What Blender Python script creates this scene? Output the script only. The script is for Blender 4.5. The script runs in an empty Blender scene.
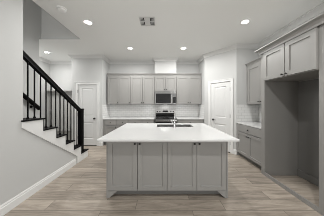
import bpy, bmesh, math
from mathutils import Vector

S = bpy.context.scene
COL = S.collection
PI = math.pi

# ------------------------------------------------------------------ camera, world, light, exposure
cam_d = bpy.data.cameras.new('camera')
cam = bpy.data.objects.new('camera', cam_d)
COL.objects.link(cam)
cam.location = (0, 0, 1.4)
cam.rotation_euler = (PI / 2, 0, 0)
cam_d.sensor_width = 36
cam_d.lens = 15.0
cam_d.shift_x = 0.5 / 324
cam_d.shift_y = -3.7 / 324
cam_d.clip_start = 0.05
S.camera = cam
S.cycles.filter_width = 0.9

world = bpy.data.worlds.new('daylight')
S.world = world
world.use_nodes = True
world.node_tree.nodes['Background'].inputs['Color'].default_value = (0.93, 0.96, 1.0, 1)
world.node_tree.nodes['Background'].inputs['Strength'].default_value = 1.0


XW = 2.70


def area(name, loc, rot, sx, sy, power, color=(1, 1, 1), spread=PI):
    d = bpy.data.lights.new(name, 'AREA')
    d.shape = 'RECTANGLE'
    d.size, d.size_y = sx, sy
    d.energy = power
    d.color = color
    d.spread = spread
    o = bpy.data.objects.new(name, d)
    COL.objects.link(o)
    o.location = loc
    o.rotation_euler = rot
    return o


# daylight fill through three assumed, unseen tall windows in the right wall of the living room behind the camera
WIN_Y = (-4.0, -2.5, -1.0)
for wy in WIN_Y:
    area('window_daylight', (XW - 0.03, wy, 1.45), (0, PI / 2, 0), 2.1, 1.15, 11, (1.0, 1.0, 0.985))
# and through two narrower unseen ones, added in its end wall for more fill
WIN_X = (-1.45, 2.10)
for wx in WIN_X:
    area('window_daylight', (wx, -4.97, 1.45), (PI / 2, 0, 0), 0.9, 2.1, 45, (1.0, 1.0, 0.985))
# added fill lamps for the hall (left, round the corner of the staircase) and the stairwell
area('hall_fill', (-4.15, 3.75, 1.7), (PI / 2, 0, -0.75), 0.7, 1.6, 7, (1.0, 1.0, 0.98))
area('landing_fill', (-2.5, 0.6, 5.2), (0, 0, 0), 0.6, 0.6, 42, (1.0, 0.99, 0.96))
LAMP_W = 23.0

S.view_settings.view_transform = 'Standard'
S.view_settings.look = 'None'
S.view_settings.gamma = 1
S.view_settings.use_curve_mapping = False
S.view_settings.exposure = 0.08


# ------------------------------------------------------------------ materials
def mat(name, color, rough=0.5, metal=0.0, noise=0.0, nscale=8.0, bump=0.0, coat=0.0, spec=0.5):
    m = bpy.data.materials.new(name)
    m.use_nodes = True
    nt = m.node_tree
    b = nt.nodes['Principled BSDF']
    b.inputs['Roughness'].default_value = rough
    b.inputs['Metallic'].default_value = metal
    b.inputs['Coat Weight'].default_value = coat
    b.inputs['Specular IOR Level'].default_value = spec
    c = (*color, 1)
    tc = nt.nodes.new('ShaderNodeTexCoord')
    n = nt.nodes.new('ShaderNodeTexNoise')
    n.inputs['Scale'].default_value = nscale
    n.inputs['Detail'].default_value = 4
    nt.links.new(tc.outputs['Object'], n.inputs['Vector'])
    r = nt.nodes.new('ShaderNodeMapRange')
    r.inputs['To Min'].default_value = 1 - noise
    r.inputs['To Max'].default_value = 1 + noise
    nt.links.new(n.outputs['Fac'], r.inputs['Value'])
    x = nt.nodes.new('ShaderNodeMix')
    x.data_type = 'RGBA'
    x.blend_type = 'MULTIPLY'
    x.inputs['Factor'].default_value = 1
    x.inputs['A'].default_value = c
    nt.links.new(r.outputs['Result'], x.inputs['B'])
    nt.links.new(x.outputs['Result'], b.inputs['Base Color'])
    if bump:
        bp = nt.nodes.new('ShaderNodeBump')
        bp.inputs['Strength'].default_value = bump
        bp.inputs['Distance'].default_value = 0.002
        nt.links.new(n.outputs['Fac'], bp.inputs['Height'])
        nt.links.new(bp.outputs['Normal'], b.inputs['Normal'])
    return m


M_WALL = mat('wall_paint', (0.52, 0.522, 0.514), 0.75, noise=0.01, nscale=60, bump=0.1)
M_CEIL = mat('ceiling_paint', (0.86, 0.865, 0.85), 0.85, noise=0.01, nscale=60, bump=0.1)
M_TRIM = mat('trim_paint', (0.70, 0.70, 0.69), 0.42, noise=0.008)
M_DOOR = mat('door_paint', (0.64, 0.64, 0.632), 0.4, noise=0.008)
M_CAB = mat('cabinet_paint', (0.270, 0.264, 0.253), 0.42, noise=0.015, nscale=5)
M_PANEL = mat('light_grey_panel', (0.42, 0.415, 0.405), 0.5, noise=0.01)
M_CAB_SHADE = mat('cabinet_shade_grey', (0.16, 0.157, 0.15), 0.5, noise=0.02)  # darkened cabinet grey with the refrigerator recess shade put into the colour
M_QUARTZ = mat('white_quartz', (0.62, 0.62, 0.615), 0.12, noise=0.02, nscale=25)
M_BLACK = mat('black_paint', (0.004, 0.0038, 0.0038), 0.6, noise=0.05, spec=0.08)
M_HARD = mat('dark_bronze', (0.03, 0.028, 0.026), 0.35, metal=0.7, noise=0.05)
M_STEEL = mat('stainless_steel', (0.22, 0.218, 0.213), 0.3, metal=1.0, noise=0.04, nscale=40)
M_BRUSH = mat('brushed_steel', (0.36, 0.357, 0.35), 0.32, metal=1.0, noise=0.04, nscale=40)
M_CHROME = mat('polished_chrome', (0.55, 0.55, 0.55), 0.12, metal=1.0, noise=0.01)
M_GLASS = mat('black_glass', (0.01, 0.01, 0.011), 0.06, noise=0.02, coat=0.5)
M_DARK = mat('dark_gap', (0.02, 0.02, 0.02), 0.8, noise=0.05)
M_PLAST = mat('white_plastic', (0.86, 0.86, 0.85), 0.4, noise=0.01)
M_VENT = mat('vent_metal', (0.62, 0.62, 0.61), 0.5, noise=0.01)
M_TOUCH = mat('display_grey', (0.12, 0.12, 0.12), 0.2, noise=0.05)


def emit(name, color, strength):
    m = bpy.data.materials.new(name)
    m.use_nodes = True
    b = m.node_tree.nodes['Principled BSDF']
    b.inputs['Base Color'].default_value = (0.9, 0.9, 0.88, 1)
    b.inputs['Emission Color'].default_value = (*color, 1)
    b.inputs['Emission Strength'].default_value = strength
    return m


M_LENS = emit('lamp_lens', (1.0, 0.98, 0.95), 4.0)
M_TASK = emit('task_lens', (1.0, 0.98, 0.95), 1.2)


def tile_material():
    m = bpy.data.materials.new('subway_tile')
    m.use_nodes = True
    nt = m.node_tree
    L = nt.links
    b = nt.nodes['Principled BSDF']
    b.inputs['Roughness'].default_value = 0.155
    tc = nt.nodes.new('ShaderNodeTexCoord')
    sp = nt.nodes.new('ShaderNodeSeparateXYZ')
    L.new(tc.outputs['Object'], sp.inputs[0])
    ad = nt.nodes.new('ShaderNodeMath')
    ad.operation = 'ADD'
    L.new(sp.outputs['X'], ad.inputs[0])
    L.new(sp.outputs['Y'], ad.inputs[1])
    cb = nt.nodes.new('ShaderNodeCombineXYZ')
    L.new(ad.outputs[0], cb.inputs['X'])
    L.new(sp.outputs['Z'], cb.inputs['Y'])
    br = nt.nodes.new('ShaderNodeTexBrick')
    br.inputs['Scale'].default_value = 1
    br.inputs['Brick Width'].default_value = 0.155
    br.inputs['Row Height'].default_value = 0.0775
    br.inputs['Mortar Size'].default_value = 0.003
    br.inputs['Color1'].default_value = (0.76, 0.76, 0.75, 1)
    br.inputs['Color2'].default_value = (0.72, 0.72, 0.71, 1)
    br.inputs['Mortar'].default_value = (0.52, 0.52, 0.51, 1)
    L.new(cb.outputs[0], br.inputs['Vector'])
    L.new(br.outputs['Color'], b.inputs['Base Color'])
    bp = nt.nodes.new('ShaderNodeBump')
    bp.invert = True
    bp.inputs['Strength'].default_value = 0.4
    bp.inputs['Distance'].default_value = 0.002
    L.new(br.outputs['Fac'], bp.inputs['Height'])
    L.new(bp.outputs['Normal'], b.inputs['Normal'])
    return m


M_TILE = tile_material()


def floor_material():
    m = bpy.data.materials.new('wood_plank_tile')
    m.use_nodes = True
    nt = m.node_tree
    L = nt.links
    b = nt.nodes['Principled BSDF']
    b.inputs['Roughness'].default_value = 0.42
    tc = nt.nodes.new('ShaderNodeTexCoord')
    mp = nt.nodes.new('ShaderNodeMapping')
    mp.inputs['Location'].default_value = (0.35, 0.02, 0)
    L.new(tc.outputs['Object'], mp.inputs['Vector'])
    br = nt.nodes.new('ShaderNodeTexBrick')
    br.offset = 0.37
    br.inputs['Scale'].default_value = 1
    br.inputs['Brick Width'].default_value = 1.2
    br.inputs['Row Height'].default_value = 0.2
    br.inputs['Mortar Size'].default_value = 0.003
    br.inputs['Mortar Smooth'].default_value = 0.2
    br.inputs['Color1'].default_value = (0, 0, 0, 1)
    br.inputs['Color2'].default_value = (1, 1, 1, 1)
    br.inputs['Mortar'].default_value = (0.5, 0.5, 0.5, 1)
    L.new(mp.outputs[0], br.inputs['Vector'])
    # grain: noise stretched along the planks, shifted per plank
    ad = nt.nodes.new('ShaderNodeVectorMath')
    ad.operation = 'MULTIPLY_ADD'
    ad.inputs[1].default_value = (2.0, 15, 1)
    sc = nt.nodes.new('ShaderNodeVectorMath')
    sc.operation = 'SCALE'
    sc.inputs['Scale'].default_value = 37
    L.new(br.outputs['Color'], sc.inputs[0])
    L.new(mp.outputs[0], ad.inputs[0])
    L.new(sc.outputs[0], ad.inputs[2])
    n1 = nt.nodes.new('ShaderNodeTexNoise')
    n1.inputs['Scale'].default_value = 1.0
    n1.inputs['Detail'].default_value = 10
    n1.inputs['Roughness'].default_value = 0.72
    n1.inputs['Distortion'].default_value = 0.6
    L.new(ad.outputs[0], n1.inputs['Vector'])
    cr = nt.nodes.new('ShaderNodeValToRGB')
    e = cr.color_ramp.elements
    e[0].position = 0.30
    e[0].color = (0.165, 0.138, 0.112, 1)
    e[1].position = 0.72
    e[1].color = (0.46, 0.40, 0.335, 1)
    k = cr.color_ramp.elements.new(0.5)
    k.color = (0.32, 0.275, 0.23, 1)
    L.new(n1.outputs['Fac'], cr.inputs['Fac'])
    # plank to plank tone
    rg = nt.nodes.new('ShaderNodeMapRange')
    rg.inputs['To Min'].default_value = 0.84
    rg.inputs['To Max'].default_value = 1.20
    L.new(br.outputs['Color'], rg.inputs['Value'])
    mx = nt.nodes.new('ShaderNodeMix')
    mx.data_type = 'RGBA'
    mx.blend_type = 'MULTIPLY'
    mx.inputs['Factor'].default_value = 1
    L.new(cr.outputs['Color'], mx.inputs['A'])
    L.new(rg.outputs['Result'], mx.inputs['B'])
    gx = nt.nodes.new('ShaderNodeMix')
    gx.data_type = 'RGBA'
    gx.inputs['B'].default_value = (0.11, 0.095, 0.08, 1)
    L.new(br.outputs['Fac'], gx.inputs['Factor'])
    L.new(mx.outputs['Result'], gx.inputs['A'])
    L.new(gx.outputs['Result'], b.inputs['Base Color'])
    bp = nt.nodes.new('ShaderNodeBump')
    bp.inputs['Strength'].default_value = 0.15
    bp.inputs['Distance'].default_value = 0.002
    L.new(n1.outputs['Fac'], bp.inputs['Height'])
    L.new(bp.outputs['Normal'], b.inputs['Normal'])
    return m


M_FLOOR = floor_material()


# ------------------------------------------------------------------ mesh helpers
def box(bm, x0, x1, y0, y1, z0, z1):
    v = [bm.verts.new(p) for p in ((x0, y0, z0), (x1, y0, z0), (x1, y1, z0), (x0, y1, z0),
                                   (x0, y0, z1), (x1, y0, z1), (x1, y1, z1), (x0, y1, z1))]
    for f in ((3, 2, 1, 0), (4, 5, 6, 7), (0, 1, 5, 4), (1, 2, 6, 5), (2, 3, 7, 6), (3, 0, 4, 7)):
        bm.faces.new([v[i] for i in f])


def B(*boxes):
    bm = bmesh.new()
    for b in boxes:
        box(bm, *b)
    return bm


def prism(bm, pts, axis, a0, a1):
    """pts is a 2D outline; axis 'x': pts are (y,z); axis 'y': (x,z); axis 'z': (x,y)"""
    def P(p, a):
        return {'x': (a, p[0], p[1]), 'y': (p[0], a, p[1]), 'z': (p[0], p[1], a)}[axis]
    lo = [bm.verts.new(P(p, a0)) for p in pts]
    hi = [bm.verts.new(P(p, a1)) for p in pts]
    n = len(pts)
    bm.faces.new(lo)
    bm.faces.new(hi[::-1])
    for i in range(n):
        bm.faces.new((lo[i], hi[i], hi[(i + 1) % n], lo[(i + 1) % n]))


def lathe(bm, prof, n=20, origin=(0, 0, 0), axis='z'):
    """prof: list of (radius, height); closed with caps where radius > 0 at the ends"""
    o = Vector(origin)
    rings = []
    for r, h in prof:
        ring = []
        for i in range(n):
            a = 2 * PI * i / n
            c, s = r * math.cos(a), r * math.sin(a)
            p = {'z': (c, s, h), 'y': (c, h, s), 'x': (h, c, s)}[axis]
            ring.append(bm.verts.new(o + Vector(p)))
        rings.append(ring)
    for a, b in zip(rings, rings[1:]):
        for i in range(n):
            bm.faces.new((a[i], a[(i + 1) % n], b[(i + 1) % n], b[i]))
    bm.faces.new(rings[0][::-1])
    bm.faces.new(rings[-1])


def tube(bm, pts, r, n=12):
    pts = [Vector(p) for p in pts]
    rad = r if isinstance(r, (list, tuple)) else [r] * len(pts)
    rings = []
    ref = None
    for i, p in enumerate(pts):
        t = (pts[min(i + 1, len(pts) - 1)] - pts[max(i - 1, 0)]).normalized()
        if ref is None:
            ref = Vector((0, 0, 1)) if abs(t.z) < 0.9 else Vector((1, 0, 0))
        u = t.cross(ref).normalized()
        w = u.cross(t).normalized()
        ref = w
        rings.append([bm.verts.new(p + rad[i] * (math.cos(2 * PI * k / n) * u + math.sin(2 * PI * k / n) * w)) for k in range(n)])
    for a, b in zip(rings, rings[1:]):
        for i in range(n):
            bm.faces.new((a[i], a[(i + 1) % n], b[(i + 1) % n], b[i]))
    bm.faces.new(rings[0][::-1])
    bm.faces.new(rings[-1])


def obj(name, bm, material, parent=None, bevel=0.0, smooth=False, loc=None, rotz=0.0):
    bmesh.ops.recalc_face_normals(bm, faces=bm.faces[:])
    me = bpy.data.meshes.new(name)
    bm.to_mesh(me)
    bm.free()
    me.materials.append(material)
    o = bpy.data.objects.new(name, me)
    COL.objects.link(o)
    if parent is not None:
        o.parent = parent
    if loc:
        o.location = loc
    o.rotation_euler = (0, 0, rotz)
    if smooth:
        me.shade_auto_smooth = None if False else None
    if bevel:
        b = o.modifiers.new('bevel', 'BEVEL')
        b.width = bevel
        b.segments = 2
        b.limit_method = 'ANGLE'
    return o


def smooth(o):
    for p in o.data.polygons:
        p.use_smooth = True
    e = o.modifiers.new('edges', 'EDGE_SPLIT')
    e.split_angle = 0.7
    return o


def struct(name, bm, material, loc=None, rotz=0.0, bevel=0.0):
    o = obj(name, bm, material, None, bevel, loc=loc, rotz=rotz)
    o['kind'] = 'structure'
    return o


def tag(o, label, cat, group=None):
    o['label'] = label
    o['category'] = cat
    if group:
        o['group'] = group
    return o


def thing(name, label, cat, loc=(0, 0, 0), rotz=0.0, group=None):
    o = bpy.data.objects.new(name, None)
    o.empty_display_size = 0.1
    COL.objects.link(o)
    o.location = loc
    o.rotation_euler = (0, 0, rotz)
    return tag(o, label, cat, group)


def sweep(prof, path, ends=True):
    """prof: closed outline of (distance out from the wall, z); path: (x,y) points with the room on the right"""
    bm = bmesh.new()
    P = [Vector((p[0], p[1])) for p in path]
    nrm = []
    for a, b in zip(P, P[1:]):
        d = (b - a).normalized()
        nrm.append(Vector((d.y, -d.x)))
    rings = []
    for i, p in enumerate(P):
        if i == 0:
            m = nrm[0]
        elif i == len(P) - 1:
            m = nrm[-1]
        else:
            m = (nrm[i - 1] + nrm[i])
            m = m / max(0.2, (1 + nrm[i - 1].dot(nrm[i])))
        rings.append([bm.verts.new((p.x + m.x * d, p.y + m.y * d, z)) for d, z in prof])
    n = len(prof)
    for a, b in zip(rings, rings[1:]):
        for i in range(n):
            bm.faces.new((a[i], a[(i + 1) % n], b[(i + 1) % n], b[i]))
    if ends:
        bm.faces.new(rings[0])
        bm.faces.new(rings[-1][::-1])
    return bm


def slab_with_hole(bm, xs, ys, z0, z1, holes):
    """grid slab; holes = set of (i,j) cells left out"""
    lo = [[bm.verts.new((x, y, z0)) for y in ys] for x in xs]
    hi = [[bm.verts.new((x, y, z1)) for y in ys] for x in xs]
    nx, ny = len(xs) - 1, len(ys) - 1
    solid = lambda i, j: 0 <= i < nx and 0 <= j < ny and (i, j) not in holes
    for i in range(nx):
        for j in range(ny):
            if not solid(i, j):
                continue
            bm.faces.new((lo[i][j], lo[i][j + 1], lo[i + 1][j + 1], lo[i + 1][j]))
            bm.faces.new((hi[i][j], hi[i + 1][j], hi[i + 1][j + 1], hi[i][j + 1]))
            for (di, dj, a, b) in ((-1, 0, (i, j), (i, j + 1)), (1, 0, (i + 1, j), (i + 1, j + 1)),
                                   (0, -1, (i, j), (i + 1, j)), (0, 1, (i, j + 1), (i + 1, j + 1))):
                if not solid(i + di, j + dj):
                    bm.faces.new((lo[a[0]][a[1]], lo[b[0]][b[1]], hi[b[0]][b[1]], hi[a[0]][a[1]]))


def recess(bm, x0, x1, z0, z1, prof):
    """nested rectangles facing -y: prof = [(inset, y), ...]; the last one is filled"""
    last = None
    for ins, y in prof:
        r = [bm.verts.new(p) for p in ((x0 + ins, y, z0 + ins), (x1 - ins, y, z0 + ins), (x1 - ins, y, z1 - ins), (x0 + ins, y, z1 - ins))]
        if last:
            for i in range(4):
                bm.faces.new((last[i], last[(i + 1) % 4], r[(i + 1) % 4], r[i]))
        last = r
    bm.faces.new(last)


def shaker(x0, x1, z0, z1, y=0.0, t=0.024, st=0.062):
    """recessed-panel door; back face at y, front at y - t"""
    bm = bmesh.new()
    f = y - t
    box(bm, x0, x0 + st, f, y, z0, z1)
    box(bm, x1 - st, x1, f, y, z0, z1)
    box(bm, x0 + st, x1 - st, f, y, z0, z0 + st)
    box(bm, x0 + st, x1 - st, f, y, z1 - st, z1)
    recess(bm, x0 + st, x1 - st, z0 + st, z1 - st, [(0, f + 0.001), (0.003, f + 0.013), (0.004, f + 0.014)])
    return bm


def knob(parent, x, z, y):
    bm = bmesh.new()
    lathe(bm, [(0.006, 0), (0.005, -0.012), (0.014, -0.016), (0.016, -0.023), (0.012, -0.029), (0.004, -0.031)], 14, (x, y, z), 'y')
    return smooth(obj('knob', bm, M_HARD, parent))


# ------------------------------------------------------------------ the room shell
H = 3.05
YB = 5.20          # kitchen back wall
XR = 2.70          # right wall
XL = -2.005        # left wall / stair side
XS = -3.05         # far wall of the staircase
YD = 4.56          # wall with the closet door
A_ = Vector((1.44, 4.51))     # pantry corner walls
B_ = Vector((2.085, 3.755))
YR = 3.755

struct('floor', B((-4.5, 2.85, -5.1, 5.35, -0.1, 0.0)), M_FLOOR)
struct('ceiling', B((-2.05, 2.85, -5.1, 3.43, H, H + 0.12), (-4.5, 2.85, 3.43, 5.35, H, H + 0.12), (-4.5, XS - 0.12, 2.0, 3.43, H, H + 0.12)), M_CEIL)

# left wall with the sloping piece under the stair
bm = bmesh.new()
prism(bm, [(-5.0, 0), (3.60, 0), (3.60, 0.08), (3.32, 0.08), (3.04, 0.30), (1.954, 1.063), (1.954, H), (-5.0, H)], 'x', XL - 0.12, XL)
struct('wall_left', bm, M_WALL)
# kitchen back wall, running on behind the hall
struct('wall_back', B((-4.42, 2.82, YB, YB + 0.12, 0, H)), M_WALL)
pieces = [(XR, XR + 0.12, -5.0, YB, 0, 0.38), (XR, XR + 0.12, -5.0, YB, 2.55, H)]
edges = [-5.0]
for wy in WIN_Y:
    edges += [wy - 0.6, wy + 0.6]
edges.append(YB)
for i in range(0, len(edges), 2):
    pieces.append((XR, XR + 0.12, edges[i], edges[i + 1], 0.38, 2.55))
struct('wall_right', B(*pieces), M_WALL)
for i, wy in enumerate(WIN_Y):  # unseen windows, assumed for the daylight fill
    z0, z1 = 0.38, 2.55
    a, b = XR + 0.04, XR + 0.10
    struct('window_%d' % (i + 1), B((a, b, wy - 0.6, wy - 0.54, z0, z1), (a, b, wy + 0.54, wy + 0.6, z0, z1),
                                    (a, b, wy - 0.54, wy + 0.54, z0, z0 + 0.06), (a, b, wy - 0.54, wy + 0.54, z1 - 0.06, z1),
                                    (a + 0.01, b - 0.01, wy - 0.54, wy + 0.54, 1.44, 1.49)), M_TRIM)
# living room wall behind the camera
pieces = [(-2.12, 2.82, -5.1, -5.0, 0, 0.38), (-2.12, 2.82, -5.1, -5.0, 2.55, H)]
edges = [-2.12]
for wx in WIN_X:
    edges += [wx - 0.46, wx + 0.46]
edges.append(2.82)
for i in range(0, len(edges), 2):
    pieces.append((edges[i], edges[i + 1], -5.1, -5.0, 0.38, 2.55))
struct('wall_front', B(*pieces), M_WALL)
for i, wx in enumerate(WIN_X):  # unseen windows, added along with the fill light
    z0, z1 = 0.38, 2.55
    a, b = -5.09, -5.03
    struct('window_%d' % (i + 4), B((wx - 0.46, wx - 0.40, a, b, z0, z1), (wx + 0.40, wx + 0.46, a, b, z0, z1), (wx - 0.40, wx + 0.40, a, b, z0, z0 + 0.06),
                                    (wx - 0.40, wx + 0.40, a, b, z1 - 0.06, z1), (wx - 0.40, wx + 0.40, a + 0.01, b - 0.01, 1.44, 1.49)), M_TRIM)
# hall and stairwell walls
struct('wall_hall', B((-4.42, -4.30, 2.0, YB, 0, H)), M_WALL)
struct('wall_hall_near', B((-4.30, XS, 2.0, 2.1, 0, H)), M_WALL)
struct('wall_stair', B((XS - 0.12, XS, -1.0, 3.36, 0, H)), M_WALL)
struct('wall_stairwell', B((XS - 0.12, XS, -1.0, 3.43, H, 5.6), (XS, -2.05, 3.43, 3.53, H + 0.12, 5.6), (XS, -2.051, 3.418, 3.429, H + 0.001, H + 0.125), (-2.062, -2.051, -1.0, 3.418, H + 0.001, H + 0.125), (-2.05, -1.93, -1.0, 3.53, H + 0.12, 5.6),
                           (XS, -2.05, -1.1, -1.0, 0, 5.6), (XS - 0.12, -1.93, -1.1, 3.53, 5.6, 5.7)), M_WALL)


def wall_with_door(name, L, T, d0, d1, dz):
    return B((0, d0, 0, T, 0, H), (d1, L, 0, T, 0, H), (d0, d1, 0, T, dz, H))


def panel_door(num, loc, rotz, d0, d1, dz, casing, knob_side, lever):
    """hinged two-panel door with casing; front of the wall at local y = 0"""
    e = bpy.data.objects.new('door_%d' % num, None)
    COL.objects.link(e)
    e.location, e.rotation_euler = loc, (0, 0, rotz)
    e['kind'] = 'structure'
    bm = bmesh.new()
    c = casing
    for a, b in ((d0 - c, d0), (d1, d1 + c)):
        box(bm, a, b, -0.016, 0, 0, dz)
        o_ = a if a < d0 - 0.001 else b - 0.018
        box(bm, o_, o_ + 0.018, -0.024, -0.016, 0, dz + c)
    box(bm, d0 - c, d1 + c, -0.016, 0, dz, dz + c)
    box(bm, d0 - c + 0.018, d1 + c - 0.018, -0.024, -0.016, dz + c - 0.018, dz + c)
    # jambs
    box(bm, d0, d0 + 0.008, 0, 0.1, 0, dz)
    box(bm, d1 - 0.008, d1, 0, 0.1, 0, dz)
    box(bm, d0 + 0.008, d1 - 0.008, 0, 0.1, dz - 0.008, dz)
    obj('casing', bm, M_TRIM, e, 0.002)
    x0, x1, z0, z1 = d0 + 0.012, d1 - 0.012, 0.022, dz - 0.012
    st, f, bk = 0.115, 0.006, 0.042
    bm = bmesh.new()
    zs = [z0 + 0.22, 0.80, 1.00, z1 - 0.12]
    box(bm, x0, x0 + st, f, bk, z0, z1)
    box(bm, x1 - st, x1, f, bk, z0, z1)
    for a, b in ((z0, zs[0]), (zs[1], zs[2]), (zs[3], z1)):
        box(bm, x0 + st, x1 - st, f, bk, a, b)
    for a, b in ((zs[0], zs[1]), (zs[2], zs[3])):
        recess(bm, x0 + st, x1 - st, a, b, [(0, f), (0.012, f + 0.012), (0.03, f + 0.012), (0.05, f + 0.003), (0.051, f + 0.003)])
    obj('door_leaf', bm, M_DOOR, e)
    obj('gap_shade', B((d0 + 0.008, d1 - 0.008, 0.002, 0.09, 0.0, 0.006)), M_DARK, e)  # dark strip standing in for the shaded gap under the leaf
    kx = x0 + 0.065 if knob_side < 0 else x1 - 0.065
    bm = bmesh.new()
    lathe(bm, [(0.03, f), (0.03, f - 0.01), (0.012, f - 0.014), (0.011, f - 0.04)], 18, (kx, 0, 0.92), 'y')
    if lever:
        s = -knob_side
        tube(bm, [(kx, f - 0.045, 0.92), (kx + s * 0.03, f - 0.05, 0.92), (kx + s * 0.075, f - 0.05, 0.918), (kx + s * 0.115, f - 0.045, 0.915)], [0.011, 0.011, 0.009, 0.008])
    else:
        lathe(bm, [(0.012, f - 0.036), (0.026, f - 0.044), (0.029, f - 0.056), (0.024, f - 0.066), (0.008, f - 0.07)], 18, (kx, 0, 0.92), 'y')
    smooth(obj('door_handle', bm, M_HARD, e))
    hx = x1 + 0.004 if knob_side < 0 else x0 - 0.004
    for z in (0.28, 1.06, 1.84):
        bm = bmesh.new()
        lathe(bm, [(0.008, z - 0.05), (0.008, z + 0.05)], 10, (hx, -0.004, 0), 'z')
        obj('hinge', bm, M_HARD, e)
    return e


# closet door wall (faces the camera) and its side returns
Ld = -2.0 - (-3.03)
struct('wall_closet', wall_with_door('w', Ld, 0.1, 0.20, 0.846, 2.068), M_WALL, (-3.03, YD, 0))
panel_door(1, (-3.03, YD, 0), 0, 0.20, 0.846, 2.068, 0.085, 1, False)
struct('wall_closet_sides', B((-2.10, -2.0, YD + 0.1, YB, 0, H), (-3.03, -2.93, YD + 0.1, YB, 0, H)), M_WALL)
# pantry corner
dv = B_ - A_
Lp = dv.length
ap = math.atan2(dv.y, dv.x)
struct('wall_pantry', wall_with_door('w', Lp, 0.1, 0.224, 0.834, 2.068), M_WALL, (A_.x, A_.y, 0), ap)
panel_door(2, (A_.x, A_.y, 0), ap, 0.224, 0.834, 2.068, 0.075, -1, True)
struct('wall_pantry_sides', B((A_.x, A_.x + 0.1, A_.y + 0.14, YB, 0, H), (B_.x + 0.14, XR, YR, YR + 0.1, 0, H)), M_WALL)
bm = bmesh.new()
prism(bm, [(A_.x, A_.y), (A_.x, A_.y + 0.14), (A_.x + 0.1, A_.y + 0.14), (A_.x + 0.075, A_.y + 0.066)], 'z', 0, H)
prism(bm, [(B_.x, B_.y), (B_.x + 0.14, B_.y), (B_.x + 0.14, B_.y + 0.1), (B_.x + 0.066, B_.y + 0.075)], 'z', 0, H)
struct('wall_pantry_corners', bm, M_WALL)
# boxed-in duct chase over the microwave
struct('wall_hood_chase', B((-0.245, 0.535, 4.85, YB, 2.50, H)), M_WALL)

# crown moulding
CR = [(0, H), (0, H - 0.10), (0.012, H - 0.10), (0.018, H - 0.085), (0.035, H - 0.06), (0.066, H - 0.03), (0.075, H - 0.018), (0.085, H - 0.015), (0.085, H)]
struct('trim_1', sweep(CR, [(-4.30, 2.1), (-4.30, YB), (-3.03, YB), (-3.03, YD), (-2.0, YD), (-2.0, YB), (-0.245, YB), (-0.245, 4.85), (0.535, 4.85), (0.535, YB),
                            (A_.x, YB), (A_.x, A_.y), (B_.x, B_.y), (XR, YR), (XR, -5.0)]), M_TRIM)
# baseboards
BS = [(0, 0), (0.016, 0), (0.016, 0.10), (0.011, 0.108), (0.011, 0.122), (0.005, 0.14), (0, 0.14)]
struct('baseboard_left', sweep(BS, [(XL, -5.0), (XL, 3.14)]), M_TRIM)
struct('baseboard_closet', sweep(BS, [(-3.03, YD), (-2.917, YD)]), M_TRIM)
struct('baseboard_closet_right', sweep(BS, [(-2.097, YD), (-2.0, YD), (-2.0, 4.60)]), M_TRIM)
un = dv.normalized()
p0, p1 = A_ + un * 0.148, B_ - un * 0.061
struct('baseboard_pantry', sweep(BS, [(A_.x, 4.60), (A_.x, A_.y), (p0.x, p0.y)]), M_TRIM)
q1 = A_ + un * 0.910
struct('baseboard_pantry_right', sweep(BS, [(q1.x, q1.y), (B_.x, B_.y), (2.10, YR)]), M_TRIM)
struct('baseboard_hall', sweep(BS, [(-4.30, 2.1), (-4.30, 4.7)]), M_TRIM)
struct('baseboard_right', sweep(BS, [(XR, 1.60), (XR, -5.0)]), M_TRIM)

# ------------------------------------------------------------------ staircase
RISE = 0.195
NOSE = [3.67, 3.37, 3.09, 2.83, 2.58, 2.30, 1.945]
while len(NOSE) < 15:
    NOSE.append(NOSE[-1] - 0.27)
R_ = [y - 0.03 for y in NOSE] + [NOSE[-1] - 0.30]
st = thing('staircase', 'white staircase with black treads rising towards the camera behind the left wall', 'staircase', (XL, 3.64, 0))
XI = XS + 0.003


def srel(bm):
    bmesh.ops.translate(bm, verts=bm.verts[:], vec=(-XL, -3.64, 0))
    return bm


out = [(R_[0], 0.0)]
for n in range(6):
    z = RISE * (n + 1) - 0.024
    out += [(R_[n], z), (R_[n + 1] if n < 5 else 1.93, z)]
out += [(1.93, 1.06), (3.04, 0.285), (3.20, 0.16), (3.20, 0)]
bm = bmesh.new()
prism(bm, out, 'x', XL + 0.001, XL + 0.018)
obj('stringer', srel(bm), M_TRIM, st, 0.002)
for n in range(15):
    z = RISE * (n + 1)
    xmax = XL - 0.001 if n < 6 else XL - 0.125
    y1 = NOSE[n]
    y0 = R_[n + 1] + 0.001
    if n < 6:
        yb = max(y0, 1.957)
        bm = B((XI, XL + 0.035, yb, y1, z - 0.02, z))
        if n == 5:
            box(bm, XL + 0.001, XL + 0.035, 1.925, yb, z - 0.02, z)
    else:
        bm = B((XI, xmax, y0, y1, z - 0.02, z))
    obj('tread', srel(bm), M_BLACK, st, 0.002)
    xr = XL + 0.019 if n < 6 else xmax
    bm = B((XI, xr - (0.0 if n < 6 else 0), R_[n] - 0.02, R_[n], z - RISE, z - 0.024))
    obj('riser', srel(bm), M_TRIM, st)
    if 0 < n < 6:
        bm = B((XL + 0.0195, XL + 0.024, R_[n] - 0.002, R_[n] + 0.008, z - RISE + 0.001, z - 0.024))
        obj('riser_bracket', srel(bm), M_BLACK, st)

XBAL = -2.075
rl = thing('stair_railing', 'black stair railing with square newel post and slim balusters on the staircase', 'railing', (XBAL, 3.47, RISE))


def rrel(bm):
    bmesh.ops.translate(bm, verts=bm.verts[:], vec=(-XBAL, -3.47, -RISE))
    return bm


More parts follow.
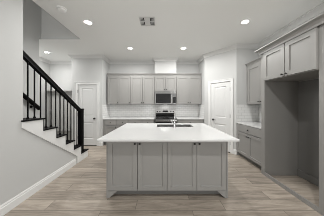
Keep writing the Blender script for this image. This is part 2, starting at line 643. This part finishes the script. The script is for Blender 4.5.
bm = B((XBAL - 0.05, XBAL + 0.05, 3.42, 3.52, RISE + 0.001, 1.26))
box(bm, XBAL - 0.058, XBAL + 0.058, 3.412, 3.528, 1.26, 1.29)
box(bm, XBAL - 0.056, XBAL + 0.056, 3.414, 3.526, RISE + 0.001, RISE + 0.05)
obj('newel_post', rrel(bm), M_BLACK, rl, 0.004)
YA, ZA, YE, ZE = 1.96, 2.225, 3.419, 1.295   # top edge of the rail
sl = (ZE - ZA) / (YE - YA)
bm = bmesh.new()
sec = [(-0.03, 0), (-0.033, -0.02), (-0.028, -0.05), (-0.03, -0.083), (0.03, -0.083), (0.028, -0.05), (0.033, -0.02), (0.03, 0), (0.015, 0.006), (-0.015, 0.006)]
va = [bm.verts.new((XBAL + x, YA, ZA + z)) for x, z in sec]
vb = [bm.verts.new((XBAL + x, YE, ZE + z)) for x, z in sec]
bm.faces.new(va)
bm.faces.new(vb[::-1])
for i in range(len(sec)):
    bm.faces.new((va[i], vb[i], vb[(i + 1) % len(sec)], va[(i + 1) % len(sec)]))
obj('handrail', rrel(bm), M_BLACK, rl)
YBAL = [2.095 + 0.1105 * i for i in range(12)]
for y in YBAL:
    n = max(i for i in range(7) if NOSE[i] > y + 0.012)
    zb = RISE * (n + 1) + 0.001
    zt = ZA + sl * (y - YA) - 0.08
    obj('baluster', rrel(B((XBAL - 0.0072, XBAL + 0.0072, y - 0.0072, y + 0.0072, zb + 0.001, zt))), M_BLACK, rl)
    bm = bmesh.new()
    lathe(bm, [(0.026, zb), (0.026, zb + 0.012), (0.015, zb + 0.034)], 4, (XBAL, y, 0), 'z')
    obj('baluster_shoe', rrel(bm), M_BLACK, rl)

hr = thing('stair_handrail', 'short black handrail on the far stair wall seen behind the balusters', 'handrail', (XS, 3.27, 1.2))
bm = bmesh.new()
xh = XS + 0.075
tube(bm, [(xh, 1.3, 2.72), (xh, 2.90, 1.60), (xh, 3.25, 1.325), (xh, 3.29, 1.29)], 0.042, 14)
bmesh.ops.translate(bm, verts=bm.verts[:], vec=(-XS, -3.27, -1.2))
smooth(obj('rail', bm, M_BLACK, hr))
for y in (3.15, 1.7):
    zz = 1.60 + (2.90 - y) * 0.745 if y > 2.9 else 1.60 + (2.90 - y) * 0.7
    bm = bmesh.new()
    tube(bm, [(XS + 0.001, y, zz - 0.07), (XS + 0.05, y, zz - 0.07), (xh, y, zz - 0.042)], 0.008, 8)
    lathe(bm, [(0.03, XS + 0.001), (0.03, XS + 0.008)], 12, (0, y, zz - 0.07), 'x')
    bmesh.ops.translate(bm, verts=bm.verts[:], vec=(-XS, -3.27, -1.2))
    obj('bracket', bm, M_BLACK, hr)

# drop zone built-in at the end of the hall
dz = thing('hall_locker', 'grey built-in hall locker with a top shelf seen through the stair balusters', 'locker', (-4.28, 4.80, 0))
WD = 1.24
obj('back_panel', B((0.0, WD, 0.36, 0.39, 0.0, 1.86)), M_PANEL, dz)
obj('top_shelf', B((-0.01, WD, 0.22, 0.39, 1.88, 1.915)), M_CAB, dz, 0.003)
obj('apron', B((0.0, WD, 0.33, 0.36, 1.74, 1.88)), M_CAB, dz, 0.002)
obj('seat', B((0.0, WD, 0.0, 0.36, 0.43, 0.47)), M_CAB, dz, 0.003)
obj('bench_front', B((0.0, WD, 0.03, 0.05, 0.0, 0.43)), M_CAB, dz)
for x in (0.01, 0.42, 0.82, WD - 0.02):
    obj('divider', B((x - 0.01, x + 0.01, 0.34, 0.36, 0.47, 1.74)), M_CAB, dz)


# ------------------------------------------------------------------ cabinets
def base_cabinet(label, loc, rotz, w, depth, drawers, doors, group=None, knobs=None, filler=(0, 0)):
    c = thing('base_cabinet', label, 'cabinet', loc, rotz, group)
    t = 0.018
    bm = B((0, t, 0, depth, 0.105, 0.883), (w - t, w, 0, depth, 0.105, 0.883), (t, w - t, 0, depth, 0.105, 0.125), (t, w - t, depth - 0.012, depth, 0.125, 0.883),
           (t, w - t, 0, t, 0.845, 0.883))
    if drawers:
        box(bm, t, w - t, 0, t, 0.665, 0.695)
    if filler[0]:
        box(bm, -filler[0], -0.0005, 0, t, 0.105, 0.883)
    if filler[1]:
        box(bm, w + 0.0005, w + filler[1], 0, t, 0.105, 0.883)
    obj('body', bm, M_CAB, c)
    obj('toe_kick', B((-filler[0], w + filler[1], 0.075, 0.09, 0.0, 0.105)), M_CAB_SHADE, c)
    g = 0.0035
    zt = 0.875
    if drawers:
        dw = w / drawers
        for i in range(drawers):
            bm = B((i * dw + g, (i + 1) * dw - g, -0.02, -0.001, 0.695, 0.865))
            d = obj('drawer', bm, M_CAB, c, 0.004)
            knob(d, (i + 0.5) * dw, 0.78, -0.02)
        zt = 0.672
    dw = w / doors
    for i in range(doors):
        d = obj('door', shaker(i * dw + g, (i + 1) * dw - g, 0.115, zt, -0.001), M_CAB, c)
        side = knobs[i] if knobs else (1 if i % 2 == 0 else -1)
        kx = (i + 1) * dw - g - 0.032 if side > 0 else i * dw + g + 0.032
        knob(d, kx, zt - 0.06, -0.025)
    return c


def wall_cabinet(label, loc, rotz, w, depth, z0, z1, doors, group=None, knobs=None, filler=(0, 0), st=0.062, top=0.06, knob_up=0.05):
    c = thing('upper_cabinet', label, 'cabinet', (loc[0], loc[1], z0), rotz, group)
    h = z1 - z0
    bm = B((0, w, 0, depth, 0, h))
    if filler[0]:
        box(bm, -filler[0], -0.0005, 0.0, 0.018, 0, h)
    if filler[1]:
        box(bm, w + 0.0005, w + filler[1], 0.0, 0.018, 0, h)
    obj('body', bm, M_CAB, c)
    g = 0.006
    dw = w / doors
    for i in range(doors):
        d = obj('door', shaker(i * dw + g, (i + 1) * dw - g, 0.012, h - top, -0.001, st=st), M_CAB, c)
        side = knobs[i] if knobs else (1 if i % 2 == 0 else -1)
        kx = (i + 1) * dw - g - 0.03 if side > 0 else i * dw + g + 0.03
        knob(d, kx, 0.012 + knob_up, -0.025)
    return c


# --- island
YI = 2.035
XI0, XI1 = -0.80, 0.968
wi = (XI1 - XI0) / 2
isl = [base_cabinet('left grey island cabinet with two tall doors facing the camera', (XI0, YI, 0), 0, wi - 0.001, 0.62, 0, 2),
       base_cabinet('right grey island cabinet with two tall doors facing the camera', (XI0 + wi + 0.001, YI, 0), 0, wi - 0.001, 0.62, 0, 2)]
# island rear bank facing the range: sink base and two neighbours (their doors look away from the photo's camera)
base_cabinet('grey sink base cabinet at the rear of the island facing the range', (0.88, 3.385, 0), PI, 1.03, 0.62, 0, 2)
base_cabinet('narrow grey cabinet at the rear of the island left of the sink base', (-0.153, 3.385, 0), PI, 0.643, 0.62, 1, 2)
for sx, lab in ((-1, 'grey end panel with bracket foot on the left side of the island'), (1, 'grey end panel with bracket foot on the right side of the island')):
    x = XI0 - 0.0225 if sx < 0 else XI1 + 0.0025
    e = thing('island_end_panel', lab, 'panel', (x, YI - 0.022, 0), 0, None)
    obj('panel', B((0, 0.02, 0, 1.40, 0.0, 0.882)), M_CAB, e, 0.002)
    bm = bmesh.new()
    pr = [(0.0, 0.002), (0.0, 0.104), (0.14, 0.104), (0.10, 0.07), (0.06, 0.035), (0.022, 0.002)]
    if sx < 0:
        pts = [(0.0205 + a, b) for a, b in pr]
    else:
        pts = [(-0.0005 - a, b) for a, b in pr]
    prism(bm, pts, 'y', 0.003, 0.021)
    obj('bracket_foot', bm, M_CAB, e)

bm = bmesh.new()
SX0, SX1, SY0, SY1 = -0.10, 0.70, 2.92, 3.32
slab_with_hole(bm, [-0.895, SX0, SX1, 1.08], [1.865, SY0, SY1, 3.47], 0.884, 0.914, {(1, 1)})
tag(obj('island_countertop', bm, M_QUARTZ, None, 0.003), 'large white quartz countertop on the kitchen island with sink cutout', 'countertop')

sk = thing('sink', 'stainless double bowl undermount sink in the island countertop', 'sink', (0.30, 3.12, 0.883))


def bowl(x0, x1, y0, y1, depth, r=0.0):
    bm = bmesh.new()
    t = 0.004
    zt = -0.0
    # outer/inner shells
    def ring(ix, z):
        return [bm.verts.new(p) for p in ((x0 + ix, y0 + ix, z), (x1 - ix, y0 + ix, z), (x1 - ix, y1 - ix, z), (x0 + ix, y1 - ix, z))]
    rs = [ring(0.0, -depth), ring(0.0, zt), ring(t, zt), ring(t + 0.005, -depth + 0.03), ring(t + 0.03, -depth + t)]
    bm.faces.new(rs[0][::-1])
    for a, b in zip(rs, rs[1:]):
        for i in range(4):
            bm.faces.new((a[i], a[(i + 1) % 4], b[(i + 1) % 4], b[i]))
    bm.faces.new(rs[-1])
    return bm


hw, hd = 0.40, 0.20
obj('bowl', bowl(-hw - 0.004, -0.012, -hd - 0.004, hd + 0.004, 0.21), M_STEEL, sk)
obj('bowl', bowl(0.012, hw + 0.004, -hd - 0.004, hd + 0.004, 0.21), M_STEEL, sk)
for x in (-0.2, 0.2):
    bm = bmesh.new()
    lathe(bm, [(0.045, -0.206), (0.045, -0.203), (0.03, -0.2025)], 16, (x, 0.05, 0), 'z')
    obj('drain', bm, M_CHROME, sk)
obj('divider_rim', B((-0.0125, 0.0125, -hd, hd, -0.02, -0.004)), M_STEEL, sk)

fc = thing('faucet', 'chrome gooseneck faucet standing at the sink on the island countertop', 'faucet', (0.275, 2.84, 0.9145))
bm = bmesh.new()
lathe(bm, [(0.028, 0), (0.028, 0.006), (0.022, 0.012), (0.021, 0.10), (0.017, 0.108), (0.013, 0.112)], 20)
smooth(obj('base', bm, M_CHROME, fc))
bm = bmesh.new()
dirx, diry = 0.12, 0.99
pts = [(0, 0, 0.105), (0, 0, 0.20)]
for k in range(0, 11):
    a = PI - k * PI / 10
    r = 0.085
    pts.append((dirx * (r + r * math.cos(a)), diry * (r + r * math.cos(a)), 0.22 + r * math.sin(a)))
pts.append((dirx * 0.17, diry * 0.17, 0.17))
tube(bm, pts, 0.0125, 14)
smooth(obj('spout', bm, M_CHROME, fc))
bm = bmesh.new()
lathe(bm, [(0.014, 0.10), (0.018, 0.104), (0.018, 0.165), (0.0135, 0.17)], 16, (dirx * 0.17, diry * 0.17, 0))
smooth(obj('spray_head', bm, M_CHROME, fc))
bm = bmesh.new()
tube(bm, [(-0.018, 0, 0.075), (-0.045, 0, 0.08), (-0.06, 0.0, 0.13), (-0.068, 0.0, 0.17)], [0.012, 0.012, 0.009, 0.006], 10)
smooth(obj('handle', bm, M_CHROME, fc))

# --- back wall run
YF = 4.615          # base cabinet fronts
YU = 4.865          # wall cabinet fronts
DW = YB - YU - 0.012
DB = YB - YF - 0.002
xs = [-1.942, -1.525, -1.112, -0.245]
base_cabinet('grey base cabinet at the far left corner of the back wall run', (xs[0], YF, 0), 0, xs[1] - xs[0] - 0.002, DB, 1, 1, knobs=[1], filler=(0.055, 0))
base_cabinet('grey base cabinet second from the left corner on the back wall', (xs[1], YF, 0), 0, xs[2] - xs[1] - 0.002, DB, 1, 1, knobs=[1])
base_cabinet('wide grey base cabinet directly left of the range', (xs[2], YF, 0), 0, xs[3] - xs[2] - 0.002, DB, 2, 2)
base_cabinet('grey base cabinet directly right of the range', (0.539, YF, 0), 0, 0.87, DB, 1, 2, filler=(0, 0.028))
tag(obj('countertop', B((-1.995, -0.243, 4.58, YB - 0.011, 0.884, 0.914)), M_QUARTZ, None, 0.003), 'white countertop along the back wall left of the range', 'countertop')
tag(obj('countertop', B((0.535, 1.43, 4.58, YB - 0.011, 0.884, 0.914)), M_QUARTZ, None, 0.003), 'white countertop along the back wall right of the range', 'countertop')
ZU0, ZU1 = 1.40, 2.445
wall_cabinet('tall single-door grey wall cabinet at the left corner of the back wall', (xs[0], YU), 0, xs[1] - xs[0] - 0.002, DW, ZU0, ZU1, 1, knobs=[1])
wall_cabinet('tall single-door grey wall cabinet second from the left corner', (xs[1], YU), 0, xs[2] - xs[1] - 0.002, DW, ZU0, ZU1, 1, knobs=[1])
wall_cabinet('tall two-door grey wall cabinet left of the microwave', (xs[2], YU), 0, xs[3] - xs[2] - 0.002, DW, ZU0, ZU1, 2)
wall_cabinet('short two-door grey wall cabinet above the microwave', (-0.245, YU), 0, 0.779, DW, 1.875, ZU1, 2)
wall_cabinet('tall two-door grey wall cabinet right of the microwave', (0.537, YU), 0, 0.901, DW, ZU0, ZU1, 2)


def crown(scale=1.0, z=0.0):
    return [(0.0, z), (0.008, z), (0.012, z + 0.02 * scale), (0.035 * scale + 0.004, z + 0.05 * scale), (0.045 * scale + 0.004, z + 0.055 * scale), (0.045 * scale + 0.004, z + 0.07 * scale), (-0.02, z + 0.07 * scale), (-0.02, z)]


o = obj('cabinet_crown', sweep(crown(0.9, ZU1 + 0.0005), [(-1.95, YU), (A_.x - 0.002, YU)]), M_CAB)
tag(o, 'thin grey crown strip along the tops of the back wall cabinets', 'crown trim')

# --- tiled backsplashes
TZ0, TZ1 = 0.9145, 1.399
bm = B((-2.0, A_.x - 0.0, YB - 0.009, YB - 0.001, TZ0, TZ1))
bm2 = bm
box(bm2, -1.999, -1.991, YD + 0.005, YB - 0.009, TZ0, TZ1)
box(bm2, A_.x - 0.009, A_.x - 0.001, A_.y + 0.03, YB - 0.009, TZ0, TZ1)
tag(obj('tile_backsplash', bm2, M_TILE), 'white subway tile backsplash behind the range on the back wall', 'backsplash')
bm = B((B_.x + 0.004, XR - 0.001, YR - 0.009, YR - 0.001, TZ0, TZ1))
box(bm, XR - 0.009, XR - 0.001, 2.742, YR - 0.009, TZ0, TZ1)
tag(obj('tile_backsplash', bm, M_TILE), 'white subway tile backsplash above the right side counter', 'backsplash')

# --- range
rg = thing('range', 'stainless steel range with black glass cooktop between the back wall cabinets', 'stove', (0.147, 4.56, 0))
hw = 0.378
obj('body', B((-hw, hw, 0.02, 0.62, 0.03, 0.90)), M_STEEL, rg, 0.003)
obj('cooktop', B((-hw, hw, 0.0, 0.565, 0.9, 0.919)), M_GLASS, rg, 0.003)
for bx, by, r in ((-0.2, 0.14, 0.1), (0.2, 0.14, 0.08), (-0.2, 0.40, 0.075), (0.2, 0.40, 0.1)):
    bm = bmesh.new()
    lathe(bm, [(r, 0.9192), (r, 0.9198), (r - 0.004, 0.92)], 28, (bx, by, 0))
    obj('burner', bm, M_TOUCH, rg)
bg = obj('backguard', B((-hw + 0.01, hw - 0.01, 0.566, 0.62, 0.9, 1.20)), M_BRUSH, rg, 0.006)
obj('lower_panel', B((-hw + 0.012, hw - 0.012, 0.556, 0.5655, 0.921, 1.075)), M_GLASS, bg)
obj('display', B((-0.10, 0.10, 0.556, 0.5655, 1.10, 1.165)), M_GLASS, bg)
for kx in (-0.30, -0.21, 0.21, 0.30):
    bm = bmesh.new()
    lathe(bm, [(0.026, 0.5655), (0.026, 0.555), (0.021, 0.551), (0.019, 0.536), (0.012, 0.534)], 18, (kx, 0, 1.13), 'y')
    smooth(obj('control_knob', bm, M_HARD, bg))
od = obj('oven_door', B((-hw + 0.004, hw - 0.004, -0.02, 0.019, 0.24, 0.88)), M_STEEL, rg, 0.004)
obj('window', B((-hw + 0.03, hw - 0.03, -0.023, -0.0205, 0.34, 0.80)), M_GLASS, od)
bm = bmesh.new()
tube(bm, [(-hw + 0.03, -0.065, 0.845), (hw - 0.03, -0.065, 0.845)], 0.014, 12)
for x in (-hw + 0.06, hw - 0.06):
    tube(bm, [(x, -0.021, 0.845), (x, -0.065, 0.845)], 0.009, 8)
smooth(obj('handle', bm, M_CHROME, od))
obj('storage_drawer', B((-hw + 0.004, hw - 0.004, -0.015, 0.019, 0.06, 0.23)), M_STEEL, rg, 0.004)
for x in (-0.33, 0.33):
    for y in (0.06, 0.56):
        bm = bmesh.new()
        lathe(bm, [(0.018, 0.0), (0.015, 0.03)], 10, (x, y, 0))
        obj('foot', bm, M_DARK, rg)

# --- microwave
mw = thing('microwave', 'stainless over-the-range microwave mounted under the short cabinet', 'microwave', (0.146, 4.80, 1.402))
obj('body', B((-0.379, 0.379, 0.022, 0.39, 0.0, 0.468)), M_STEEL, mw, 0.003)
obj('vent_grille', B((-0.378, 0.378, 0.0, 0.021, 0.430, 0.466)), M_STEEL, mw, 0.003)
dr = obj('door', B((-0.378, 0.235, 0.0, 0.021, 0.012, 0.427)), M_STEEL, mw, 0.003)
obj('window', B((-0.345, 0.185, -0.003, -0.0005, 0.04, 0.38)), M_GLASS, dr)
bm = bmesh.new()
tube(bm, [(0.208, -0.035, 0.05), (0.208, -0.035, 0.36)], 0.011, 12)
for z in (0.07, 0.34):
    tube(bm, [(0.208, -0.0005, z), (0.208, -0.035, z)], 0.007, 8)
smooth(obj('handle', bm, M_CHROME, dr))
cp = obj('control_panel', B((0.24, 0.378, 0.0, 0.021, 0.012, 0.427)), M_STEEL, mw, 0.003)
obj('keypad', B((0.255, 0.368, -0.003, -0.0005, 0.04, 0.27)), M_GLASS, cp)
obj('display', B((0.255, 0.368, -0.003, -0.0005, 0.285, 0.38)), M_TOUCH, cp)
obj('bottom_trim', B((-0.36, 0.36, 0.03, 0.36, -0.012, -0.001)), M_DARK, mw)
bm = B((-0.07, 0.07, 0.20, 0.26, -0.0155, -0.0125))
obj('task_light', bm, M_TASK, mw)
d = bpy.data.lights.new('cooktop_lamp', 'AREA')
d.shape = 'RECTANGLE'
d.size, d.size_y, d.energy, d.color = 0.3, 0.08, 0.5, (1, 0.98, 0.95)
o = bpy.data.objects.new('cooktop_lamp', d)
COL.objects.link(o)
o.parent = mw
o.location = (0, 0.23, -0.02)

# --- right hand run
RZ = -PI / 2
XBF, XUF = 2.09, 2.365
base_cabinet('grey base cabinet with wide drawer on the right beside the refrigerator recess', (XBF, 3.70, 0), RZ, 0.955, XR - XBF - 0.002, 1, 2, filler=(0.045, 0))
tag(obj('countertop', B((2.068, XR - 0.011, 2.744, YR - 0.011, 0.884, 0.914)), M_QUARTZ, None, 0.003), 'white countertop on the right beside the refrigerator recess', 'countertop')
wall_cabinet('grey wall cabinet above the right side counter beside the refrigerator recess', (XUF, 3.67), RZ, 0.925, XR - XUF - 0.012, ZU0, ZU1, 2, filler=(0.075, 0))
o = obj('cabinet_crown', sweep(crown(0.9, ZU1 + 0.0005), [(XUF, 3.745), (XUF, 2.744)]), M_CAB)
tag(o, 'grey crown strip on top of the wall cabinet above the right counter', 'crown trim')

XF = 2.025
fs = thing('refrigerator_surround', 'tall grey empty refrigerator surround standing on the floor at the right', 'cabinet', (XF, 2.74, 0), RZ)
DF = XR - XF - 0.002
# far panel: local x 0..0.085 ; opening 0.085..1.0 ; near panel 1.0..1.085
obj('side_panel', B((0.0, 0.085, 0, 0.02, 0.0, 2.445), (0.02, 0.085, 0.02, DF, 0.0, 2.445)), M_CAB, fs, 0.001)
obj('side_panel', B((1.003, 1.088, 0, 0.02, 0.0, 2.445), (1.003, 1.068, 0.02, DF, 0.0, 2.445)), M_CAB, fs, 0.001)
obj('back_panel', B((0.0855, 1.0025, DF - 0.02, DF, 0.0, 1.84)), M_CAB_SHADE, fs)  # recess shade carried by the darker colour
obj('back_skirting', B((0.0855, 1.0025, DF - 0.036, DF - 0.0205, 0.0, 0.13)), M_CAB_SHADE, fs, 0.003)
obj('sill', B((0.0855, 1.0025, 0.0, 0.022, 0.0, 0.062)), M_CAB, fs, 0.001)
wall_cabinet('wide two-door grey cabinet over the empty refrigerator recess', (XF, 2.74 - 0.0865), RZ, 0.915, DF, 1.85, 2.445, 2, top=0.05, knob_up=0.032, st=0.07)
big = [(0.0, 2.40), (0.012, 2.40), (0.012, 2.43), (0.02, 2.445), (0.034, 2.462), (0.06, 2.476), (0.070, 2.483), (0.070, 2.498), (0.05, 2.505), (-0.02, 2.505), (-0.02, 2.4465), (0.0, 2.4465)]
o = obj('cabinet_crown', sweep(big, [(2.315, 2.741), (XF - 0.0215, 2.741), (XF - 0.0215, 1.651), (XR - 0.09, 1.651)]), M_CAB)
tag(o, 'deep grey crown on top of the refrigerator surround', 'crown trim')

# ------------------------------------------------------------------ ceiling fittings
def recessed(x, y, label, k=1.0):
    e = thing('recessed_light', label, 'ceiling light', (x, y, H - 0.001), 0, 'round recessed ceiling lights')
    bm = bmesh.new()
    n = 32
    prof = [(0.062, -0.004), (0.066, -0.010), (0.086, -0.008), (0.094, 0.0)]
    rings = [[bm.verts.new((r * math.cos(2 * PI * i / n), r * math.sin(2 * PI * i / n), z)) for i in range(n)] for r, z in prof]
    for a, b in zip(rings, rings[1:]):
        for i in range(n):
            bm.faces.new((a[i], a[(i + 1) % n], b[(i + 1) % n], b[i]))
    obj('trim_ring', bm, M_PLAST, e)
    bm = bmesh.new()
    lathe(bm, [(0.064, 0.0), (0.064, -0.004), (0.05, -0.006)], 32)
    obj('lens', bm, M_LENS, e)
    d = bpy.data.lights.new('lamp', 'AREA')
    d.shape = 'DISK'
    d.size = 0.11
    d.energy = LAMP_W * k
    d.color = (1.0, 0.995, 0.975)
    o = bpy.data.objects.new('lamp', d)
    COL.objects.link(o)
    o.parent = e
    o.location = (0, 0, -0.0075)


recessed(-1.475, 2.71, 'round recessed ceiling light beside the stairwell opening and smoke detector', 0.75)
recessed(1.664, 2.69, 'round recessed ceiling light near the refrigerator surround', 0.75)
recessed(-0.923, 3.956, 'round recessed ceiling light in front of the left wall cabinets', 1.35)
recessed(0.645, 3.956, 'round recessed ceiling light in front of the right back wall cabinet', 1.35)
recessed(-0.92, 0.55, 'round recessed ceiling light above and left of the camera position', 0.45)
recessed(1.0, 0.55, 'round recessed ceiling light above and right of the camera position', 1.5)
recessed(-3.61, 4.26, 'round recessed ceiling light in the hall beyond the stairs')

sd = thing('smoke_detector', 'round white smoke detector on the ceiling beside the stairwell', 'smoke detector', (-1.72, 2.325, H - 0.001))
bm = bmesh.new()
lathe(bm, [(0.075, 0), (0.075, -0.012), (0.066, -0.018)], 32)
obj('base', bm, M_PLAST, sd)
bm = bmesh.new()
lathe(bm, [(0.062, -0.0185), (0.060, -0.036), (0.045, -0.044), (0.02, -0.046)], 32)
smooth(obj('cover', bm, M_PLAST, sd))
obj('slot', B((-0.03, 0.03, -0.067, -0.062, -0.034, -0.022)), M_VENT, sd)

av = thing('air_vent', 'square white ceiling air vent with dark louvre openings', 'vent', (-0.28, 2.68, H - 0.001))
obj('frame', B((-0.15, 0.15, -0.14, -0.125, -0.012, 0), (-0.15, 0.15, 0.125, 0.14, -0.012, 0), (-0.15, -0.135, -0.125, 0.125, -0.012, 0), (0.135, 0.15, -0.125, 0.125, -0.012, 0),
                (-0.055, 0.055, -0.125, 0.125, -0.010, 0), (-0.135, -0.055, -0.009, 0.009, -0.010, 0), (0.055, 0.135, -0.009, 0.009, -0.010, 0)), M_VENT, av)
for sx in (-1, 1):
    for sy in (-1, 1):
        obj('duct_opening', B((sx * 0.0955 - 0.0395, sx * 0.0955 + 0.0395, sy * 0.067 - 0.057, sy * 0.067 + 0.057, -0.002, -0.0002)), M_DARK, av)
        for k in range(3):
            x = sx * (0.074 + 0.022 * k)
            bm = bmesh.new()
            prism(bm, [(x, -0.003), (x + sx * 0.002, -0.003), (x + sx * 0.010, -0.011), (x + sx * 0.008, -0.011)], 'y', sy * 0.067 - 0.055, sy * 0.067 + 0.055)
            obj('louvre', bm, M_VENT, av)
